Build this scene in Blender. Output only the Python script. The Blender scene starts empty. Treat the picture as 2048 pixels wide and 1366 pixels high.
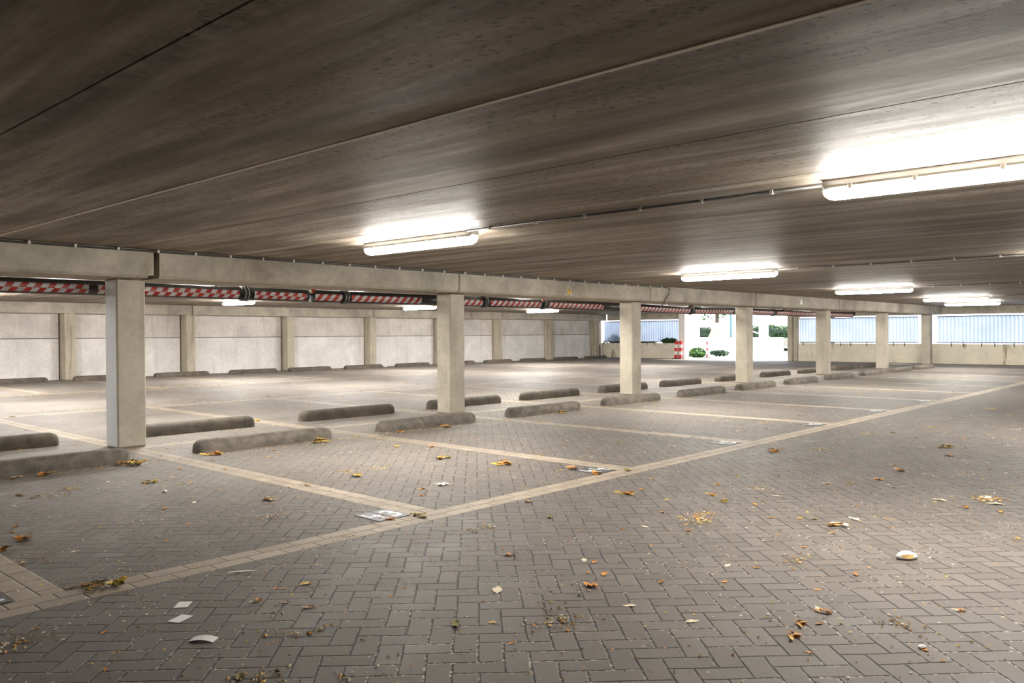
import bpy, bmesh, math, random
from mathutils import Vector, Matrix, noise

random.seed(7)
scene = bpy.context.scene
COL = scene.collection
PI = math.pi

# ------------------------------------------------------------------ shader helpers
class NT:
    def __init__(s, name):
        s.m = bpy.data.materials.new(name)
        s.m.use_nodes = True
        s.t = s.m.node_tree
        s.t.nodes.clear()
        s.out = s.n('ShaderNodeOutputMaterial')
    def n(s, k, **kw):
        nd = s.t.nodes.new(k)
        for a, b in kw.items():
            setattr(nd, a, b)
        return nd
    def link(s, a, b):
        s.t.links.new(a, b)
    def put(s, sock, v):
        if isinstance(v, bpy.types.NodeSocket):
            s.link(v, sock)
        elif isinstance(v, (tuple, list)) and len(v) == 3 and sock.type == 'RGBA':
            sock.default_value = (*v, 1)
        else:
            sock.default_value = v
    def math(s, op, a, b=None, c=None, clamp=False):
        nd = s.n('ShaderNodeMath', operation=op)
        nd.use_clamp = clamp
        s.put(nd.inputs[0], a)
        if b is not None: s.put(nd.inputs[1], b)
        if c is not None: s.put(nd.inputs[2], c)
        return nd.outputs[0]
    def mix(s, f, a, b, mode='MIX'):
        nd = s.n('ShaderNodeMix', data_type='RGBA', blend_type=mode)
        s.put(nd.inputs['Factor'], f)
        s.put(nd.inputs[6], a)
        s.put(nd.inputs[7], b)
        return nd.outputs[2]
    def mixf(s, f, a, b):
        nd = s.n('ShaderNodeMix', data_type='FLOAT')
        s.put(nd.inputs[0], f); s.put(nd.inputs[2], a); s.put(nd.inputs[3], b)
        return nd.outputs[0]
    def coord(s, which='Object'):
        return s.n('ShaderNodeTexCoord').outputs[which]
    def sep(s, v):
        nd = s.n('ShaderNodeSeparateXYZ'); s.link(v, nd.inputs[0])
        return nd.outputs[0], nd.outputs[1], nd.outputs[2]
    def comb(s, x, y, z):
        nd = s.n('ShaderNodeCombineXYZ')
        s.put(nd.inputs[0], x); s.put(nd.inputs[1], y); s.put(nd.inputs[2], z)
        return nd.outputs[0]
    def scale(s, v, sc):
        nd = s.n('ShaderNodeVectorMath', operation='MULTIPLY')
        s.link(v, nd.inputs[0]); nd.inputs[1].default_value = sc
        return nd.outputs[0]
    def noise(s, v, sc=5, det=4, rough=.6, dist=0):
        nd = s.n('ShaderNodeTexNoise')
        s.link(v, nd.inputs['Vector'])
        nd.inputs['Scale'].default_value = sc
        nd.inputs['Detail'].default_value = det
        nd.inputs['Roughness'].default_value = rough
        nd.inputs['Distortion'].default_value = dist
        return nd.outputs[0]
    def ramp(s, f, lo, hi, a=0., b=1.):
        nd = s.n('ShaderNodeMapRange')
        s.put(nd.inputs[0], f)
        nd.inputs[1].default_value = lo; nd.inputs[2].default_value = hi
        nd.inputs[3].default_value = a; nd.inputs[4].default_value = b
        return nd.outputs[0]
    def bump(s, h, strength=.3, dist=.01):
        nd = s.n('ShaderNodeBump')
        nd.inputs['Strength'].default_value = strength
        nd.inputs['Distance'].default_value = dist
        s.link(h, nd.inputs['Height'])
        return nd.outputs[0]
    def done(s, col, rough=.8, normal=None, metal=0., spec=.5, **kw):
        p = s.n('ShaderNodeBsdfPrincipled')
        s.put(p.inputs['Base Color'], col)
        s.put(p.inputs['Roughness'], rough)
        s.put(p.inputs['Metallic'], metal)
        s.put(p.inputs['Specular IOR Level'], spec)
        for k, v in kw.items():
            s.put(p.inputs[k.replace('_', ' ')], v)
        if normal is not None: s.link(normal, p.inputs['Normal'])
        s.link(p.outputs[0], s.out.inputs[0])
        return s.m

def plain(name, col, rough=.7, var=.12, sc=12, metal=0., spec=.5, bump=.0):
    t = NT(name); c = t.coord()
    n = t.noise(c, sc, 5)
    k = t.mix(t.ramp(n, .3, .7), tuple(x*(1-var) for x in col), tuple(min(1, x*(1+var)) for x in col))
    nm = t.bump(n, bump, .01) if bump else None
    return t.done(k, rough, nm, metal, spec)

def concrete(name, col, stain=(.16, .12, .08), amount=.5, rough=.75, streak=True, s1=1.6, sk=5, patch=.18, lo=.58, hi=.78):
    t = NT(name); c = t.coord('Object')
    geo = t.n('ShaderNodeNewGeometry').outputs['Position']
    n1 = t.noise(geo, s1, 5, .6, .4)
    n2 = t.noise(geo, 14, 6, .65)
    k = t.mix(t.ramp(n1, .3, .7), tuple(x*(1-patch) for x in col), tuple(min(1, x*(1+patch)) for x in col))
    k = t.mix(t.ramp(n2, .35, .75), k, t.mix(1., k, (.86, .84, .80), 'MULTIPLY'))
    if streak:
        ns = t.noise(t.scale(geo, (sk, sk, .35)), 1.2, 4, .6)
        f = t.math('MULTIPLY', t.ramp(ns, lo, hi), amount, clamp=True)
        k = t.mix(f, k, stain)
    pit = t.noise(geo, 60, 2, .5)
    k = t.mix(t.ramp(pit, .70, .76, 0, .5), k, (.1, .08, .06))
    return t.done(k, rough, t.bump(n2, .25, .004), spec=.35)

# ---- herringbone paving with tan bands
SP = 2.445; X0 = 3.80
def floor_material():
    t = NT('clinker_paving'); c = t.coord('Object')
    x, y, z = t.sep(c)
    W = .1; r = math.sqrt(.5)/W
    u = t.math('ADD', t.math('MULTIPLY', x, r), t.math('MULTIPLY', y, r))
    v = t.math('SUBTRACT', t.math('MULTIPLY', y, r), t.math('MULTIPLY', x, r))
    wob = t.noise(c, 2.2, 3, .5)
    wob2 = t.noise(t.scale(c, (1.3, .8, 1)), 2.6, 3, .5)
    u = t.math('ADD', u, t.math('MULTIPLY', t.math('SUBTRACT', wob, .5), .30))
    v = t.math('ADD', v, t.math('MULTIPLY', t.math('SUBTRACT', wob2, .5), .30))
    iu = t.math('FLOOR', u); iv = t.math('FLOOR', v)
    fu = t.math('SUBTRACT', u, iu); fv = t.math('SUBTRACT', v, iv)
    m = t.math('FLOORED_MODULO', t.math('SUBTRACT', iu, iv), 4.)
    def eq(k): return t.math('COMPARE', m, float(k), .1)
    e0, e1, e2, e3 = eq(0), eq(1), eq(2), eq(3)
    L = t.math('ADD', fu, e1)
    R = t.math('ADD', t.math('SUBTRACT', 1., fu), e0)
    B = t.math('ADD', fv, e2)
    T = t.math('ADD', t.math('SUBTRACT', 1., fv), e3)
    d = t.math('MINIMUM', t.math('MINIMUM', L, R), t.math('MINIMUM', B, T))
    idu = t.math('SUBTRACT', iu, e1); idv = t.math('SUBTRACT', iv, e2)
    # band masks
    def ab(a, cc): return t.math('ABSOLUTE', t.math('SUBTRACT', a, cc))
    HW = .112
    def lt(a, b): return t.math('LESS_THAN', a, b)
    bx = None; off = None
    for cc in (4.215, 9.25, 14.35, 19.35):
        dd = ab(y, cc)
        mk = lt(dd, HW)
        bx = mk if bx is None else t.math('MAXIMUM', bx, mk)
        o = t.math('MULTIPLY', mk, t.math('SUBTRACT', y, cc))
        off = o if off is None else t.math('ADD', off, o)
    xm = t.math('SUBTRACT', t.math('FLOORED_MODULO', t.math('ADD', x, SP/2 - X0), SP), SP/2)
    zone = t.math('MULTIPLY', t.math('GREATER_THAN', y, 4.2), lt(y, 14.3))
    zone = t.math('MAXIMUM', zone, t.math('GREATER_THAN', y, 19.3))
    by = t.math('MULTIPLY', lt(t.math('ABSOLUTE', xm), HW), zone)
    by = t.math('MULTIPLY', by, t.math('SUBTRACT', 1., bx))
    band = t.math('MAXIMUM', bx, by)
    def rowd(across, along):
        a = t.math('DIVIDE', t.math('ADD', across, HW), HW)
        row = t.math('FLOOR', a); fa = t.math('SUBTRACT', a, row)
        b = t.math('ADD', t.math('DIVIDE', along, .215), t.math('MULTIPLY', row, .47))
        ib = t.math('FLOOR', b); fb = t.math('SUBTRACT', b, ib)
        da = t.math('MINIMUM', fa, t.math('SUBTRACT', 1., fa))
        db = t.math('MULTIPLY', t.math('MINIMUM', fb, t.math('SUBTRACT', 1., fb)), 2.)
        return t.math('MINIMUM', da, db), row, ib
    dX, rX, iX = rowd(off, x)
    dY, rY, iY = rowd(xm, y)
    dB = t.mixf(bx, dY, dX)
    idb = t.mixf(bx, t.math('ADD', iY, 500.), iX)
    d = t.mixf(band, d, dB)
    ida = t.mixf(band, idu, idb); idc = t.mixf(band, idv, t.mixf(bx, rY, rX))
    wn = t.n('ShaderNodeTexWhiteNoise', noise_dimensions='3D')
    t.link(t.comb(ida, idc, band), wn.inputs['Vector'])
    rnd = wn.outputs['Value']
    edge = t.noise(c, 45, 3, .6)
    dj = t.math('ADD', d, t.math('MULTIPLY', t.math('SUBTRACT', edge, .5), .035))
    joint = t.ramp(dj, .026, .070, 1, 0)
    grain = t.noise(c, 260, 3, .7)
    dn = t.noise(c, 1.1, 5, .6)
    dust_pool_light = t.math('MULTIPLY', t.ramp(y, 5.0, 7.6), t.ramp(dn, .30, .62, .22, .66))  # pale dust towards the back; brightness of the lit bays is painted in with it
    dust_pool_light = t.math('MULTIPLY', dust_pool_light, t.math('SUBTRACT', 1., t.math('MULTIPLY', band, .6)))
    big = t.noise(c, .55, 4, .55)
    med = t.noise(c, 3.5, 5, .6)
    brick = t.mix(rnd, (.112, .094, .080), (.150, .129, .113))
    tan = t.mix(rnd, (.335, .270, .200), (.420, .345, .262))
    wear = t.ramp(med, .5, .8, 0, .35)
    tan = t.mix(wear, tan, (.24, .21, .18))
    base = t.mix(band, brick, tan)
    base = t.mix(t.ramp(big, .35, .7, 0, .35), base, t.mix(1., base, (.72, .70, .68), 'MULTIPLY'))
    base = t.mix(t.ramp(med, .45, .75, 0, .30), base, (.27, .24, .215))
    base = t.mix(t.ramp(grain, .56, .70, 0, .6), base, t.mix(1., base, (1.6, 1.55, 1.5), 'MULTIPLY'))
    base = t.mix(t.ramp(grain, .30, .44, .5, 0), base, (.08, .07, .06))
    # joints : dark, with pale sand and crumbs caught in some of them
    js = t.noise(c, 38, 3, .65)
    jn = t.noise(c, 2.4, 3, .6)
    sand = t.math('MULTIPLY', t.ramp(js, .50, .60), t.ramp(jn, .42, .60))
    jc = t.mix(sand, (.034, .028, .024), (.50, .43, .34))
    jamt = t.math('MULTIPLY', joint, t.mixf(band, .92, .55))
    colr = t.mix(jamt, base, jc)
    h = t.math('ADD', t.math('MULTIPLY', t.math('SUBTRACT', 1., joint), 1.), t.math('MULTIPLY', grain, .18))
    h = t.math('ADD', h, t.math('MULTIPLY', rnd, .12))
    colr = t.mix(dust_pool_light, colr, t.mix(t.ramp(grain, .35, .65), (.215, .192, .170), (.315, .285, .255)))
    rough = t.ramp(med, .3, .7, .58, .74)
    return t.done(colr, rough, t.bump(h, .9, .006), spec=.34)

def ceiling_material():
    t = NT('precast_soffit'); c = t.coord('Object')
    x, y, z = t.sep(c)
    n0 = t.noise(t.comb(t.math('MULTIPLY', x, 1.), t.math('MULTIPLY', y, .10), 0.), 3.6, 5, .6, .3)
    n1 = t.noise(t.comb(t.math('MULTIPLY', x, 1.), t.math('MULTIPLY', y, .05), 3.), 11, 4, .6)
    n2 = t.noise(c, 2.2, 5, .6)
    col = t.mix(t.ramp(n0, .36, .64), (.175, .145, .114), (.56, .50, .425))
    col = t.mix(t.ramp(n1, .40, .72, 0, .55), col, (.30, .245, .190))
    col = t.mix(t.ramp(n2, .35, .7, 0, .5), col, t.mix(1., col, (.80, .74, .68), 'MULTIPLY'))
    fine = t.noise(t.comb(t.math('MULTIPLY', x, 1.), t.math('MULTIPLY', y, .35), 0.), 55, 5, .7)
    col = t.mix(t.ramp(fine, .35, .65, 0, .35), col, t.mix(1., col, (.76, .74, .72), 'MULTIPLY'))
    n3 = t.noise(t.comb(t.math('ADD', x, 20.), t.math('MULTIPLY', y, .06), 7.), 7.5, 3, .55)
    col = t.mix(t.ramp(n3, .40, .60, .85, 0), col, t.mix(1., col, (.60, .56, .52), 'MULTIPLY'))
    bandn = t.noise(t.comb(x, t.math('MULTIPLY', y, .04), 9.), 2.6, 2, .5)
    pits = t.noise(t.comb(t.math('ADD', x, y), t.math('MULTIPLY', t.math('SUBTRACT', y, x), .45), 1.), 34, 3, .6)
    pm = t.math('MULTIPLY', t.ramp(bandn, .46, .54), t.ramp(pits, .588, .615))
    mott = t.noise(t.comb(t.math('ADD', x, y), t.math('MULTIPLY', t.math('SUBTRACT', y, x), .5), 5.), 7, 6, .7)
    col = t.mix(t.ramp(mott, .35, .65, 0, .5), col, t.mix(1., col, (.66, .62, .58), 'MULTIPLY'))
    col = t.mix(t.math('MULTIPLY', pm, .85), col, (.035, .028, .022))
    # damp dark fringe beside the first joint and a pale bead of sealant in the second
    s0 = t.math('ABSOLUTE', t.math('SUBTRACT', x, 1.26))
    fr = t.math('MULTIPLY', t.ramp(s0, .02, .10, 1, 0), t.ramp(t.noise(c, 7, 4, .6), .42, .6))
    col = t.mix(t.math('MULTIPLY', fr, .7), col, (.05, .038, .028))
    rough = t.ramp(n1, .3, .7, .50, .68)
    return t.done(col, rough, t.bump(t.math('ADD', n1, t.math('MULTIPLY', fine, .5)), .16, .008), spec=.26)

M = {}
M['floor'] = floor_material()
M['ceiling'] = ceiling_material()
M['beam'] = concrete('beam_concrete', (.45, .41, .345), amount=.35, patch=.24, s1=2.4)
M['column'] = concrete('column_concrete', (.50, .46, .385), amount=.30, patch=.16, s1=2.4)
M['column_pale'] = plain('pale_grey_column_face', (.66, .67, .72), .6, .06, 3)  # paler, bluer grey for the left face of the first column
M['pilaster'] = concrete('pilaster_concrete', (.49, .45, .36), stain=(.22, .17, .11), amount=.8, patch=.15, lo=.53, hi=.68)
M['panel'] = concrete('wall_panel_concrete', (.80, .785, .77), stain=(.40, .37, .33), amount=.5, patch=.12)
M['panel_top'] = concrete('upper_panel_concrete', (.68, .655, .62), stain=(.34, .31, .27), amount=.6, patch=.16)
M['parapet'] = concrete('parapet_concrete', (.78, .72, .60), stain=(.30, .235, .13), amount=.85, patch=.1, lo=.59, hi=.66, sk=2.2)
M['stop'] = concrete('wheel_stop_concrete', (.115, .098, .080), stain=(.07, .06, .05), amount=.5, streak=False, patch=.4, s1=7)
M['stop_light'] = concrete('worn_wheel_stop_concrete', (.165, .145, .122), stain=(.1, .09, .08), amount=.5, streak=False, patch=.45, s1=7)
M['bead'] = plain('pale_sealant_bead', (.86, .80, .70), .9, .06, 8)
M['gap'] = plain('dark_joint_concrete', (.13, .105, .08), .9, .3, 4)  # dark wall backing that shows in the gaps around the panels
M['steel'] = plain('galvanised_steel', (.30, .31, .32), .5, .15, 20, .6)
M['darksteel'] = plain('dark_steel', (.06, .065, .07), .5, .15, 20, .3)
M['housing'] = plain('grey_polyester_housing', (.50, .50, .49), .5, .06, 10)
M['clip'] = plain('pale_plastic_clip', (.62, .60, .56), .5, .05, 10)
M['cable'] = plain('grey_cable_sheath', (.10, .095, .09), .6, .2, 20)
M['pipe'] = plain('black_pipe_wrap', (.008, .008, .010), .45, .4, 9)
M['rubber'] = plain('black_rubber', (.012, .012, .013), .6, .3, 9)
M['white'] = plain('white_render', (.82, .82, .80), .8, .04, 3)
M['yard'] = plain('pale_yard_paving', (.70, .69, .66), .9, .10, 1.5)
M['paper'] = plain('white_paper', (.86, .86, .85), .8, .05, 9)
M['shellout'] = plain('white_card', (.80, .79, .76), .6, .05, 9)
M['shellin'] = plain('orange_stained_card', (.55, .33, .10), .6, .5, 30)
M['mound'] = plain('cream_canvas', (.58, .37, .20), .8, .08, 2)
M['board'] = plain('grey_weathered_board', (.22, .22, .18), .85, .25, 8)
M['teal'] = plain('teal_paint', (.03, .14, .15), .5, .1, 8)
M['platebrick'] = plain('blue_black_painted_clinker', (.055, .060, .070), .6, .3, 30)
M['platebrick_worn'] = plain('worn_slate_blue_painted_clinker', (.17, .175, .21), .6, .3, 14)
M['numeral'] = plain('white_road_paint', (.88, .87, .85), .7, .1, 40)

def leafmat(name, a, b, tr=.0):
    t = NT(name); c = t.coord('Object')
    n = t.noise(c, 40, 4, .6)
    info = t.n('ShaderNodeObjectInfo').outputs['Random']
    col = t.mix(t.ramp(n, .35, .65), a, b)
    col = t.mix(t.ramp(info, 0, 1, 0, .25), col, t.mix(1., col, (.55, .5, .45), 'MULTIPLY'))
    return t.done(col, .6, spec=.3)
M['leaf_orange'] = leafmat('orange_dry_leaf', (.88, .42, .09), (.70, .27, .05))
M['leaf_brown'] = leafmat('brown_dry_leaf', (.42, .23, .08), (.27, .13, .045))
M['leaf_yellow'] = leafmat('yellow_dry_leaf', (.85, .60, .13), (.68, .42, .09))
M['leaf_pale'] = leafmat('bleached_dry_leaf', (.88, .76, .55), (.74, .62, .43))
M['leaf_white'] = leafmat('bone_white_leaf', (.90, .84, .72), (.84, .76, .62))
M['leaf_olive'] = leafmat('olive_dry_leaf', (.34, .31, .08), (.22, .18, .06))
M['leaf_green'] = leafmat('green_foliage', (.040, .100, .024), (.020, .055, .013))
M['leaf_light'] = leafmat('light_green_foliage', (.15, .29, .07), (.09, .19, .05))
M['leaf_dark'] = leafmat('dark_foliage', (.022, .045, .020), (.012, .028, .012))
M['bark'] = plain('brown_bark', (.10, .07, .05), .9, .3, 10)

def stripe_material(name, two):
    t = NT(name)
    uv = t.n('ShaderNodeUVMap').outputs[0]
    u, v, _ = t.sep(uv)
    row = t.math('FLOOR', t.math('MULTIPLY', v, 2.)) if two else t.math('MULTIPLY', v, 0.)
    fv = t.math('FRACT', t.math('MULTIPLY', v, 2.)) if two else v
    ph = t.math('ADD', t.math('DIVIDE', u, .14), t.math('MULTIPLY', fv, .24 if two else .55))
    ph = t.math('ADD', ph, t.math('MULTIPLY', row, .74))
    f = t.math('GREATER_THAN', t.math('FRACT', ph), .5)
    g = t.noise(t.coord('Object'), 9, 4, .6)
    red = t.mix(t.ramp(g, .4, .7), (.26, .006, .006), (.42, .035, .018))
    wh = t.mix(t.ramp(g, .4, .7), (.50, .49, .50), (.36, .35, .35))
    return t.done(t.mix(f, red, wh), .4)
M['tape2'] = stripe_material('red_white_double_tape', True)
M['tape1'] = stripe_material('red_white_tape', False)

def emis(name, col, st):
    t = NT(name)
    e = t.n('ShaderNodeEmission'); e.inputs[0].default_value = (*col, 1); e.inputs[1].default_value = st
    t.link(e.outputs[0], t.out.inputs[0])
    return t.m
LAMP = 78.
M['diffuser'] = emis('lit_tube_diffuser', (1., .962, .885), LAMP)
M['diffuser_far'] = emis('lit_tube_diffuser_far_bays', (1., .955, .90), LAMP*1.45)

def sheet_material():
    t = NT('translucent_blue_corrugated_sheet')
    c = t.n('ShaderNodeNewGeometry').outputs['Position']
    n = t.noise(c, 1.2, 4, .5)
    col = t.mix(t.ramp(n, .3, .7), (.225, .27, .35), (.285, .33, .41))
    d = t.n('ShaderNodeBsdfDiffuse'); t.link(col, d.inputs[0])
    tr = t.n('ShaderNodeBsdfTranslucent'); t.link(col, tr.inputs[0])
    mx = t.n('ShaderNodeMixShader'); mx.inputs[0].default_value = .55
    t.link(d.outputs[0], mx.inputs[1]); t.link(tr.outputs[0], mx.inputs[2])
    t.link(mx.outputs[0], t.out.inputs[0])
    return t.m
M['sheet'] = sheet_material()

# ------------------------------------------------------------------ mesh helpers
class MB:
    def __init__(s): s.b = bmesh.new(); s.mi = 0
    def _tag(s, faces):
        for f in faces: f.material_index = s.mi
    def box(s, x0, x1, y0, y1, z0, z1, bev=0., seg=1):
        r = bmesh.ops.create_cube(s.b, size=1.)
        vs = r['verts']
        for v in vs:
            v.co = Vector(((x0+x1)/2 + v.co.x*(x1-x0), (y0+y1)/2 + v.co.y*(y1-y0), (z0+z1)/2 + v.co.z*(z1-z0)))
        fs = list({f for v in vs for f in v.link_faces})
        s._tag(fs)
        if bev:
            es = list({e for v in vs for e in v.link_edges})
            r2 = bmesh.ops.bevel(s.b, geom=es, offset=bev, segments=seg, affect='EDGES', profile=.5)
            s._tag(r2['faces'])
        return s
    def face(s, pts):
        f = s.b.faces.new([s.b.verts.new(p) for p in pts]); f.material_index = s.mi
        return f
    def tube(s, pts, r, n=10, cap=True, rads=None):
        pts = [Vector(p) for p in pts]
        rings = []
        for i, p in enumerate(pts):
            a = pts[max(i-1, 0)]; b = pts[min(i+1, len(pts)-1)]
            d = (b-a).normalized()
            up = Vector((0, 0, 1)) if abs(d.z) < .9 else Vector((0, 1, 0))
            e1 = d.cross(up).normalized(); e2 = d.cross(e1).normalized()
            rr = rads[i] if rads else r
            rings.append([s.b.verts.new(p + e1*(rr*math.cos(2*PI*k/n)) + e2*(rr*math.sin(2*PI*k/n))) for k in range(n)])
        for a, b in zip(rings, rings[1:]):
            for k in range(n):
                f = s.b.faces.new((a[k], a[(k+1) % n], b[(k+1) % n], b[k])); f.smooth = True; f.material_index = s.mi
        if cap:
            for rg in (rings[0], rings[-1]):
                f = s.b.faces.new(rg); f.material_index = s.mi
        return s
    def build(s, name, mats, parent=None, smooth=False, loc=(0, 0, 0)):
        bmesh.ops.recalc_face_normals(s.b, faces=s.b.faces)
        me = bpy.data.meshes.new(name); s.b.to_mesh(me); s.b.free()
        for m in (mats if isinstance(mats, (list, tuple)) else [mats]):
            me.materials.append(m)
        if smooth:
            for p in me.polygons: p.use_smooth = True
        return link(bpy.data.objects.new(name, me), parent, loc)
def link(o, parent=None, loc=(0, 0, 0)):
    COL.objects.link(o); o.location = loc
    if parent is not None: o.parent = parent
    return o
def tag(o, label=None, cat=None, group=None, kind=None):
    if label: o['label'] = label
    if cat: o['category'] = cat
    if group: o['group'] = group
    if kind: o['kind'] = kind
    return o
def empty(name, loc, label, cat, group=None, kind=None, rz=0):
    e = bpy.data.objects.new(name, None); e.empty_display_size = .1
    link(e, None, loc); e.rotation_euler.z = rz
    return tag(e, label, cat, group, kind)
def copy_tree(o, parent=None):
    c = o.copy(); COL.objects.link(c)
    if parent is not None: c.parent = parent
    for ch in list(o.children): copy_tree(ch, c)
    return c
ORD = ['first', 'second', 'third', 'fourth', 'fifth', 'sixth', 'seventh', 'eighth', 'ninth', 'tenth', 'eleventh', 'twelfth', 'thirteenth']

# ------------------------------------------------------------------ constants
CZ = 2.20      # underside of the slabs
SZ = 1.885     # underside of the beams
XR = 34.3      # inner face of the right wall
YL = 25.2      # face of the left wall panels

# ------------------------------------------------------------------ floor and ceiling
m = MB()
m.face([(-9, -9, 0), (XR+.25, -9, 0), (XR+.25, 26, 0), (-9, 26, 0)])
tag(m.build('floor', M['floor']), kind='structure')

m = MB()
xs = [-9.]
k = -8
seams = [1.225+1.2*i for i in range(-8, 28)]
prof = [(-9., CZ)]
for sx in seams:
    if -8.9 < sx < XR+.1:
        prof += [(sx-.0055, CZ), (sx-.0025, CZ+.007), (sx+.0025, CZ+.007), (sx+.0055, CZ)]
prof.append((XR+.35, CZ))
for (a, za), (b, zb) in zip(prof, prof[1:]):
    m.face([(a, -9, za), (b, -9, zb), (b, 26, zb), (a, 26, za)])
m.box(-9, XR+.35, -9, 26, CZ+.03, CZ+.30)
tag(m.build('ceiling', M['ceiling']), kind='structure')
m = MB(); m.box(2.413, 2.437, -9, 9.04, CZ-.005, CZ+.002)
tag(m.build('trim_1', M['bead']), kind='structure')

# ------------------------------------------------------------------ columns
CX = [3.705, 8.73, 13.722, 18.685, 23.635, 28.668, 33.65]
CLAB = ['thick square concrete column standing nearest, leftmost in the garage with pale grey left face',
        'square concrete column behind a wheel stop, second from the left',
        'square concrete column, third from the left, in front of the corrugated screen end',
        'square concrete column standing in the middle of the bright entrance opening',
        'square concrete column just right of the bright entrance, second triangle beam above it',
        'square concrete column in front of the blue screen, sixth from the left',
        'stained concrete column built against the right parapet, farthest of its row']
for i, cx in enumerate(CX):
    m = MB()
    m.box(cx, cx+.32, 9.30, 9.62, 0, SZ, .018, 1)
    o = m.build('concrete_column', [M['column'], M['column_pale']])
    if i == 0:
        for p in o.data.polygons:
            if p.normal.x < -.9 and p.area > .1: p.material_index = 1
    tag(o, CLAB[i], 'column', 'columns under the long beam')

# ------------------------------------------------------------------ beams
YB = 9.05
JX = [(-7.0, 3.955), (4.075, 8.67), (8.715, 13.96), (14.02, 18.62), (18.68, 23.93), (23.96, 28.58), (28.61, XR)]
BLAB = ['concrete ceiling beam over the nearest column, cut by the left picture edge',
        'concrete ceiling beam right of the dark open joint, below the first small tube light',
        'concrete ceiling beam carrying the yellow warning triangle',
        'concrete ceiling beam with a cable hanging down its face',
        'concrete ceiling beam carrying the pale triangle',
        'short looking concrete ceiling beam behind the far tube lights, next to last',
        'farthest concrete ceiling beam of the row, ending at the right wall']
for i, (a, b) in enumerate(JX):
    m = MB()
    y0, y1 = YB, 9.80
    ch = .028
    sec = [(y0, CZ-.004), (y0, SZ+ch), (y0+ch, SZ), (y1-ch, SZ), (y1, SZ+ch), (y1, CZ-.004)]
    A = [m.b.verts.new((a, y, z)) for y, z in sec]; B = [m.b.verts.new((b, y, z)) for y, z in sec]
    n = len(sec)
    for q in range(n):
        m.b.faces.new((A[q], A[(q+1) % n], B[(q+1) % n], B[q]))
    m.b.faces.new(A); m.b.faces.new(B)
    o = m.build('concrete_beam', M['beam'])
    tag(o, BLAB[i], 'beam', 'row of beams on the columns')
    if i < len(JX)-1:
        nb = JX[i+1][0]
        m = MB(); w = nb-b
        m.box(b+.001, b+w*(.55 if i == 0 else .9), y0+.02, y1-.02, SZ+.03, CZ-.01)
        m.build('mortar_joint', M['pilaster'], o)
# warning triangles
def triangle(x, z0, w, h, mats, label, bang):
    m = MB(); e = .012
    o = empty('warning_triangle', (x, YB-.001, z0), label, 'sign')
    m.face([(-w/2, -.004, 0), (w/2, -.004, 0), (0, -.004, h)])
    m.face([(-w/2, 0, 0), (w/2, 0, 0), (0, 0, h)])
    m.face([(-w/2, -.004, 0), (w/2, -.004, 0), (w/2, 0, 0), (-w/2, 0, 0)])
    m.face([(w/2, -.004, 0), (0, -.004, h), (0, 0, h), (w/2, 0, 0)])
    m.face([(0, -.004, h), (-w/2, -.004, 0), (-w/2, 0, 0), (0, 0, h)])
    m.build('backing', mats[0], o)
    if len(mats) > 1:
        for nm, mt, s_, d in (('border', mats[1], .84, -.0055), ('face', mats[2], .70, -.007)):
            m = MB(); cz = h*.31
            f = lambda px, pz: (px*s_, d, cz+(pz-cz)*s_)
            m.face([f(-w/2, 0), f(w/2, 0), f(0, h)])
            m.build(nm, mt, o)
        m = MB(); d = -.0085
        m.face([(-.006, d, h*.30), (.006, d, h*.30), (.011, d, h*.62), (-.011, d, h*.62)])
        m.face([(-.007, d, h*.17), (.007, d, h*.17), (.007, d, h*.245), (-.007, d, h*.245)])
        m.build('exclamation_mark', M['rubber'], o)
M['sign_yellow'] = plain('yellow_sign_face', (.80, .52, .06), .5, .08, 20)
M['sign_white'] = plain('cream_sign_face', (.82, .76, .64), .5, .05, 20)
triangle(11.38, 1.925, .215, .17, [M['sign_white'], M['rubber'], M['sign_yellow']], 'small yellow warning triangle with exclamation mark stuck on the beam', True)
triangle(21.29, 1.985, .225, .165, [M['sign_white']], 'small blank cream triangle stuck on the beam above the entrance', False)

# ------------------------------------------------------------------ left wall
m = MB()
m.box(-9, XR+.1, YL+.06, YL+.35, 0, CZ)
wl = tag(m.build('wall_left', M['gap']), kind='structure')
PX = [1.35, 4.92, 8.48, 12.02, 15.63, 19.2, 22.75, 26.22, 29.8, 33.4]
edges = [-9.] + PX
for i in range(len(PX)):
    a = (PX[i-1]+.29) if i else -9.
    b = PX[i]
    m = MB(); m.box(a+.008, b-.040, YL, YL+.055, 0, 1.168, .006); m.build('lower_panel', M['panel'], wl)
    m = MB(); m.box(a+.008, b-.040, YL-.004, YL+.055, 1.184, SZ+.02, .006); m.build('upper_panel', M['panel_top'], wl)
    if i == 2:
        m = MB()
        for xx in (): pass
PLAB = {2: 'concrete pilaster on the left wall seen left of the nearest column',
        3: 'concrete pilaster on the left wall between the nearest column and the first far light',
        4: 'concrete pilaster on the left wall, third visible from the left',
        5: 'concrete pilaster with white lime streaks and crumbs at its foot',
        6: 'concrete pilaster half hidden behind the second column',
        7: 'concrete pilaster with brown stains just right of the second column',
        8: 'greenish stained concrete pilaster, next to last towards the far corner',
        9: 'last concrete pilaster beside the far corner'}
for i, px in enumerate(PX):
    if i < 2: continue
    m = MB(); m.box(px, px+.29, 24.86, YL+.06, 0, SZ+.01, .015)
    tag(m.build('wall_pilaster', M['pilaster']), PLAB[i], 'pilaster', 'pilasters of the left wall')
BJ = [-9., 5.05, 12.2, 19.34, 26.45, XR-.05]
WLAB = ['concrete edge beam on the left wall, farthest left', 'concrete edge beam on the left wall above the first visible pilasters',
        'concrete edge beam on the left wall behind the first far light', 'concrete edge beam on the left wall crossing behind the second column',
        'concrete edge beam on the left wall ending at the far corner']
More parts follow.
